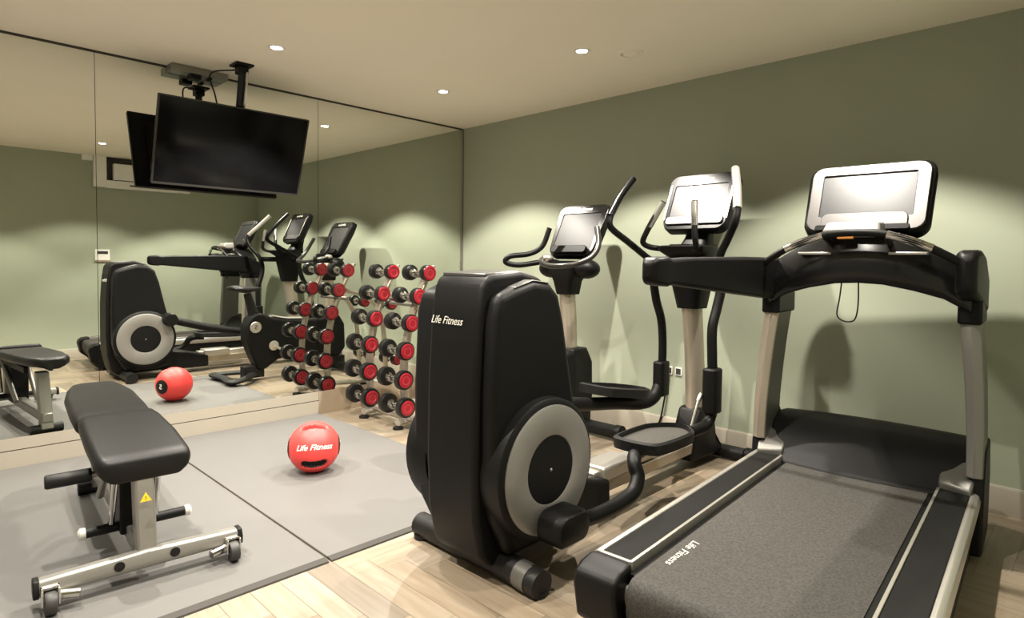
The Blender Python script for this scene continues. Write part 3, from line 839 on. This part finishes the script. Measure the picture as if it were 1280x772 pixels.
# ------------------------------------------------------------------ weight bench
def build_bench():
    t = empty('weight_bench', (1.845, -3.09, .0105), -4.3, 'black padded weight bench on a silver frame with small front wheels', 'weight bench')
    z0 = 0.0

    def pad(name, sec, thick, lab=None):
        # sec: list of (x, half width, top z, y offset)
        lp = []
        for x, hw, zt, yo in sec:
            r = min(.03, hw * .6)
            lp.append([(x, yo + p[0], zt - thick / 2 + p[1]) for p in rrect(2 * hw, thick, min(r, thick * .45), 5)])
        return MB().loft(lp).build(name, LEATH, t, .0, angle=55)
    pad('seat', [(-.032, .126, .428, .012), (-.038, .142, .438, .012), (-.055, .152, .448, .012), (-.09, .156, .455, .011), (-.25, .156, .488, .003), (-.42, .146, .520, -.008), (-.470, .138, .528, -.012), (-.482, .126, .523, -.012), (-.487, .11, .512, -.012)], .070)
    pad('backrest', [(-.492, .11, .492, -.016), (-.497, .134, .502, -.016), (-.51, .142, .508, -.016), (-.70, .146, .514, -.012), (-1.0, .142, .522, -.006), (-1.18, .122, .523, -.002), (-1.26, .102, .526, 0), (-1.305, .076, .522, 0), (-1.325, .048, .514, 0)], .062)
    # front crossbar
    cb = MB().loft([[(-.03, y, .050), (.030, y, .050), (.034, y, .075), (.020, y, zt), (-.02, y, zt), (-.034, y, .075)] for y, zt in ((-.318, .100), (-.10, .108), (0, .112), (.10, .108), (.318, .100))]).build('front_crossbar', BRUSH, t, .008, 3)
    for s in (-1, 1):
        MB().loft([[(-.033, s * a, .045), (.033, s * a, .045), (.036, s * a, .075), (.022, s * a, .103), (-.022, s * a, .103), (-.036, s * a, .075)] for a in (.312, .330)]).build('end_cap', RUBB, cb, .004)
        w = MB().lathe([(.010, -.016), (.034, -.016), (.037, -.010), (.037, .010), (.034, .016), (.010, .016)], (.065, s * .285, .037), (0, 1, 0), 24).build('wheel', TYRE, t)
        MB().box(.03, .072, s * .285 - .026, s * .285 - .019, .030, .085).box(.03, .072, s * .285 + .019, s * .285 + .026, .030, .085).box(.028, .05, s * .285 - .026, s * .285 + .026, .075, .085).build('wheel_fork', CHROME, w, .002)
        MB().tube([(.045, s * .285 - s * .026 if s > 0 else -.285 + .026, .05), (.060, s * .205, .045)], .016, 10).build('brake_lever', CHROME, t)
        MB().lathe([(.001, 0), (.016, 0), (.017, .004), (.001, .005)], (.031, s * .088, .083), (1, 0, .1), 18).build('plug', RUBB, cb)
    # post and adjusting frame
    MB().loft([[(-.045 + dx, -.029, z), (-.045 + dx, .037, z), (-.125 + dx, .037, z), (-.125 + dx, -.029, z)] for z, dx in ((.06, .06), (.36, .012), (.40, .004))]).build('front_post', BRUSH, t, .010, 3)
    MB().tube([(-.078, -.034, .372), (-.078, .046, .372)], .030, 16).box(-.17, -.06, -.04, .05, .375, .40).build('seat_hinge', RUBB, t, .006)
    st = MB(frame((.0015 - .012, .0, .30), (0, 1, 0), (-.16, 0, 1)))
    st.prism([(-.019, -.014), (.019, -.014), (0, .019)], 'z', .018, .0186)
    wl = st.build('warning_sticker', YELL, t)
    text('warning_mark', '!', .021, frame((.0085, .0, .299), (0, 1, 0), (-.16, 0, 1)), BLACK, wl)
    MB().box(-1.16, -.08, -.03, .03, .075, .135).build('spine_beam', BRUSH, t, .008, 3)
    MB().loft([[(-1.16 + dx, -.035, z), (-1.16 + dx, .035, z), (-1.085 + dx, .035, z), (-1.085 + dx, -.035, z)] for z, dx in ((.03, 0), (.40, .10))]).build('rear_post', GREYM, t, .008, 3)
    MB().tube([(-1.12, -.09, .03), (-1.12, .09, .03)], .030, 14).build('rear_crossbar', RUBB, t)
    for s in (-1, 1):
        MB().tube([(-.14, s * .07, .38), (-.23, s * .075, .15)], .011, 10).build('adjusting_strut', CHROME, t)
        MB().tube([(-.25, s * .07, .40), (-.62, s * .06, .14)], .016, 10).build('support_arm', GREYM, t)
        MB().box(-.95, -.16, s * .07 - .012, s * .07 + .012, .385, .428).build('pad_rail', BLACK, t, .004)
        MB().tube([(-.25, s * .05 + .015, .125), (-.25, s * .172 + .015, .125)], .019, 14).build('carry_grip', RUBB, t)
        MB().lathe([(.001, 0), (.020, 0), (.022, .006), (.022, .018), (.012, .025), (.001, .025)], (-.25, s * .170 + .015, .125), (0, s, 0), 18).build('grip_end', WHITEP, t)
    MB().tube([(-.235, -.16, .352), (-.235, .10, .352)], .012, 12).build('roller_shaft', GREYM, t)
    for s in (-1, 1):
        MB().lathe([(.001, 0), (.024, 0), (.026, .004), (.026, .135), (.022, .142), (.001, .142)], (-.235, -.135 if s < 0 else .05, .352), (0, s, 0), 18).build('foot_roller', RUBB, t)
    MB().box(-.44, -.20, -.05, .05, .10, .40).build('rear_bracket', BLACK, t, .01)


build_bench()


# ------------------------------------------------------------------ medicine ball
def build_ball():
    rad = .1385
    c = Vector((1.19, -2.09, .0105 + rad - .002))
    t = empty('medicine_ball', (c.x, c.y, .0105), 0, 'red rubber medicine ball with hand slots on the grey mat', 'medicine ball')
    fw = (Vector(CAM) - c)
    fw.z = 0
    fw.normalize()
    up = Vector((0, 0, 1))
    rt = up.cross(fw)                      # to the right as seen from the front of the ball
    o = Vector((0, 0, rad - .002))
    bm = bmesh.new()
    bmesh.ops.create_icosphere(bm, subdivisions=6, radius=rad)

    def slot(d, cdir, half, wid):
        # elongated pocket along rt around direction cdir
        a = math.atan2(d.dot(rt), max(1e-6, d.dot(cdir)))
        pl = cdir.cross(rt)
        b = math.asin(max(-1, min(1, d.dot(pl))))
        x = max(0, abs(a) - half)
        q = math.sqrt(x * x + b * b) / wid
        return q if d.dot(cdir) > 0 else 9
    top = (fw * .36 + up * .93).normalized()
    bot = (fw * .865 - up * .50).normalized()
    drk = []
    for v in bm.verts:
        d = v.co.normalized()
        k = 0
        for cd, half, wid, dep in ((top, .40, .135, .045), (bot, .33, .20, .024)):
            q = slot(d, cd, half, wid)
            if q < 1:
                k = max(k, dep * min(1, (1 - q) * 3.0))
        v.co = d * (rad - k)
    me = bpy.data.meshes.new('ball_shell')
    for f in bm.faces:
        f.smooth = True
        d = f.calc_center_median().normalized()
        f.material_index = 1 if slot(d, bot, .33, .20) < .93 else 0
    bm.to_mesh(me)
    bm.free()
    me.materials.append(REDB)
    me.materials.append(RUBB)
    b = bpy.data.objects.new('ball_shell', me)
    COL.objects.link(b)
    b.parent = t
    b.location = o
    text('logo', 'Life Fitness', .041, None, LOGOW, t, shear=.35, wrap=(o, rad, rt, (up * .97 - fw * .24).normalized(), (fw * .97 + up * .24).normalized()), bold=.0008, squash=1.08)
    for s in (-1, 1):
        d = (rt * s - fw * .05).normalized()
        cap = MB()
        pf = []
        for k in range(9):
            a = R(24 * k / 8)
            pf.append((math.sin(a) * (rad + .002), math.cos(a) * (rad + .002)))
        pf.append((math.sin(R(24)) * (rad - .004), math.cos(R(24)) * (rad - .004)))
        cap.lathe(pf, o, d, 36)
        cp = cap.build('side_disc', RUBB, t)
        xr = up.cross(d)
        text('weight_mark', '5', .055, None, LOGOW, cp, wrap=(o, rad + .002, xr, up, d), bold=.001)


build_ball()


# ------------------------------------------------------------------ dumbbell rack and dumbbells
ROWS = [(-1.064, 1.101), (-1.148, .939), (-1.213, .756), (-1.253, .566), (-1.265, .367), (-1.249, .173)]
CX = (.322, .765)


def build_rack():
    t = empty('dumbbell_rack', (.545, -.90, 0), 0, 'silver upright dumbbell rack in the corner by the mirror', 'dumbbell rack')
    ox, oy = .545, -.90
    for cx in CX:
        x = cx - ox
        back = [(y + .075 - oy, z - .02) for y, z in ROWS]
        back = [(back[0][0] + .045, back[0][1] + .075)] + back + [(back[-1][0] + .015, .03)]
        lp = []
        P = catmull([(0, a, b) for a, b in back], 5)
        for k, p in enumerate(P):
            lp.append([(x - .035, p.y - .013, p.z), (x + .035, p.y - .013, p.z), (x + .035, p.y + .013, p.z), (x - .035, p.y + .013, p.z)])
        u = MB().loft(lp).build('rack_upright', CHAMP, t, .004)
        for y, z in ROWS:
            for s in (-1, 1):
                MB().tube([(x + s * .030, y + .07 - oy, z - .018), (x + s * .030, y + .015 - oy, z - .030), (x + s * .030, y - .022 - oy, z - .022), (x + s * .030, y - .026 - oy, z - .004)], .007, 8, smooth=4).build('cradle_hook', GREYM, u)
        MB().tube([(x, -1.02 - oy, .93), (x, -.80 - oy, .86), (x, -.66 - oy, .66), (x, -.62 - oy, .30), (x, -.60 - oy, .05)], .030, 10, smooth=6, ry=.016, up=(1, 0, 0)).build('rear_strut', CHAMP, t)
        MB().tube([(x, -1.24 - oy, .045), (x, -.95 - oy, .06), (x, -.55 - oy, .035)], .035, 10, smooth=5, ry=.022, up=(1, 0, 0)).build('floor_bar', SILV, t)
        for y in (-1.235, -.56):
            MB().lathe([(.001, 0), (.038, 0), (.036, .016), (.001, .02)], (x, y - oy, 0), n=18).build('foot_pad', RUBB, t)
    for y, z in ((-.60, .07), (-1.16, .07)):
        MB().tube([(CX[0] - ox - .12, y - oy, z), (CX[1] - ox + .12, y - oy, z)], .024, 12).build('cross_tube', SILV, t)
    MB().tube([(CX[0] - ox, -1.0 - oy, .86), (CX[1] - ox, -1.0 - oy, .86)], .015, 12).build('cross_tube', GREYM, t)


build_rack()


def make_dumbbell(rh, hl, capr=.052):
    t = empty('dumbbell', (0, 0, 0), 0, '', 'dumbbell', 'red-capped dumbbells on the rack')
    hw = .058
    MB().lathe([(.0145, -(hl - hw)), (.0165, -.03), (.0170, 0), (.0165, .03), (.0145, hl - hw)], axis=(1, 0, 0), n=16).build('handle', CHROME, t)
    for s in (-1, 1):
        h = MB().lathe([(.018, hl - hw - .004), (rh * .72, hl - hw), (rh * .96, hl - hw + .007), (rh, hl - hw + .016), (rh, hl - .012), (rh * .97, hl - .004), (capr + .001, hl - .001), (.02, hl - .001)], axis=(s, 0, 0), n=32).build('head', HEADM, t)
        MB().lathe([(.012, hl - hw - .008), (.030, hl - hw - .006), (.030, hl - hw + .001), (.012, hl - hw + .001)], axis=(s, 0, 0), n=16).build('collar', CHROME, h)
        c = MB().lathe([(.001, hl - .003), (capr, hl - .003), (capr, hl + .003), (capr - .008, hl + .0065), (.034, hl + .0055), (.032, hl + .002), (.022, hl + .002), (.021, hl + .004), (.001, hl + .004)], axis=(s, 0, 0), n=32).build('end_cap', RED, t)
        MB().lathe([(.023, hl + .0015), (.023, hl + .0032), (.031, hl + .0032), (.031, hl + .0015)], axis=(s, 0, 0), n=28).build('cap_ring', mat('pale_red', (.38, .035, .045), .5) if 'pale_red' not in bpy.data.materials else bpy.data.materials['pale_red'], c)
    return t


row_words = ['top row', 'second row from the top', 'third row from the top', 'third row from the bottom', 'second row from the bottom', 'bottom row']
side_words = ['column nearer the mirror', 'column nearer the cross trainer']
for i, (y, z) in enumerate(ROWS):
    rh = (.0575, .059, .062, .065, .068, .071)[i]
    d = make_dumbbell(rh, .132)
    for k in (0, 1):
        o = d if k == 0 else copy_tree(d)
        o.location = (CX[k], y, z)
        o['label'] = 'red-capped dumbbell, %s of the rack, %s' % (row_words[i], side_words[k])
d = make_dumbbell(.052, .118, .045)
n_ = 0
for z, y in ((.80, -.60), (.30, -.545)):
    for k in (0, 1):
        o = d if n_ == 0 else copy_tree(d)
        n_ += 1
        o.location = (CX[k] + .03, y, z)
        o['label'] = 'small red-capped dumbbell on the back of the rack, %s, %s' % ('upper' if z > .5 else 'lower', side_words[k])

# cables behind the machines
t = MB().tube([(2.885, -.13, .012), (2.90, -.17, .012), (2.94, -.16, .012), (2.98, -.09, .012), (2.90, -.045, .03), (2.86, -.02, .10)], .006, 8, smooth=8).build('power_cable', RUBB)
tag(t, 'black power cable on the floor between the cross trainer and the treadmill', 'cable')
t = MB().tube([(2.02, -.40, .012), (2.12, -.30, .012), (2.20, -.22, .02), (2.12, -.14, .012), (2.02, -.10, .012), (2.04, -.05, .05), (2.12, -.028, .08), (2.16, -.022, .25), (2.185, -.018, .445)], .006, 8, smooth=8).build('power_cable', RUBB)
tag(t, 'black power cable looping behind the exercise bike to the wall socket', 'cable')
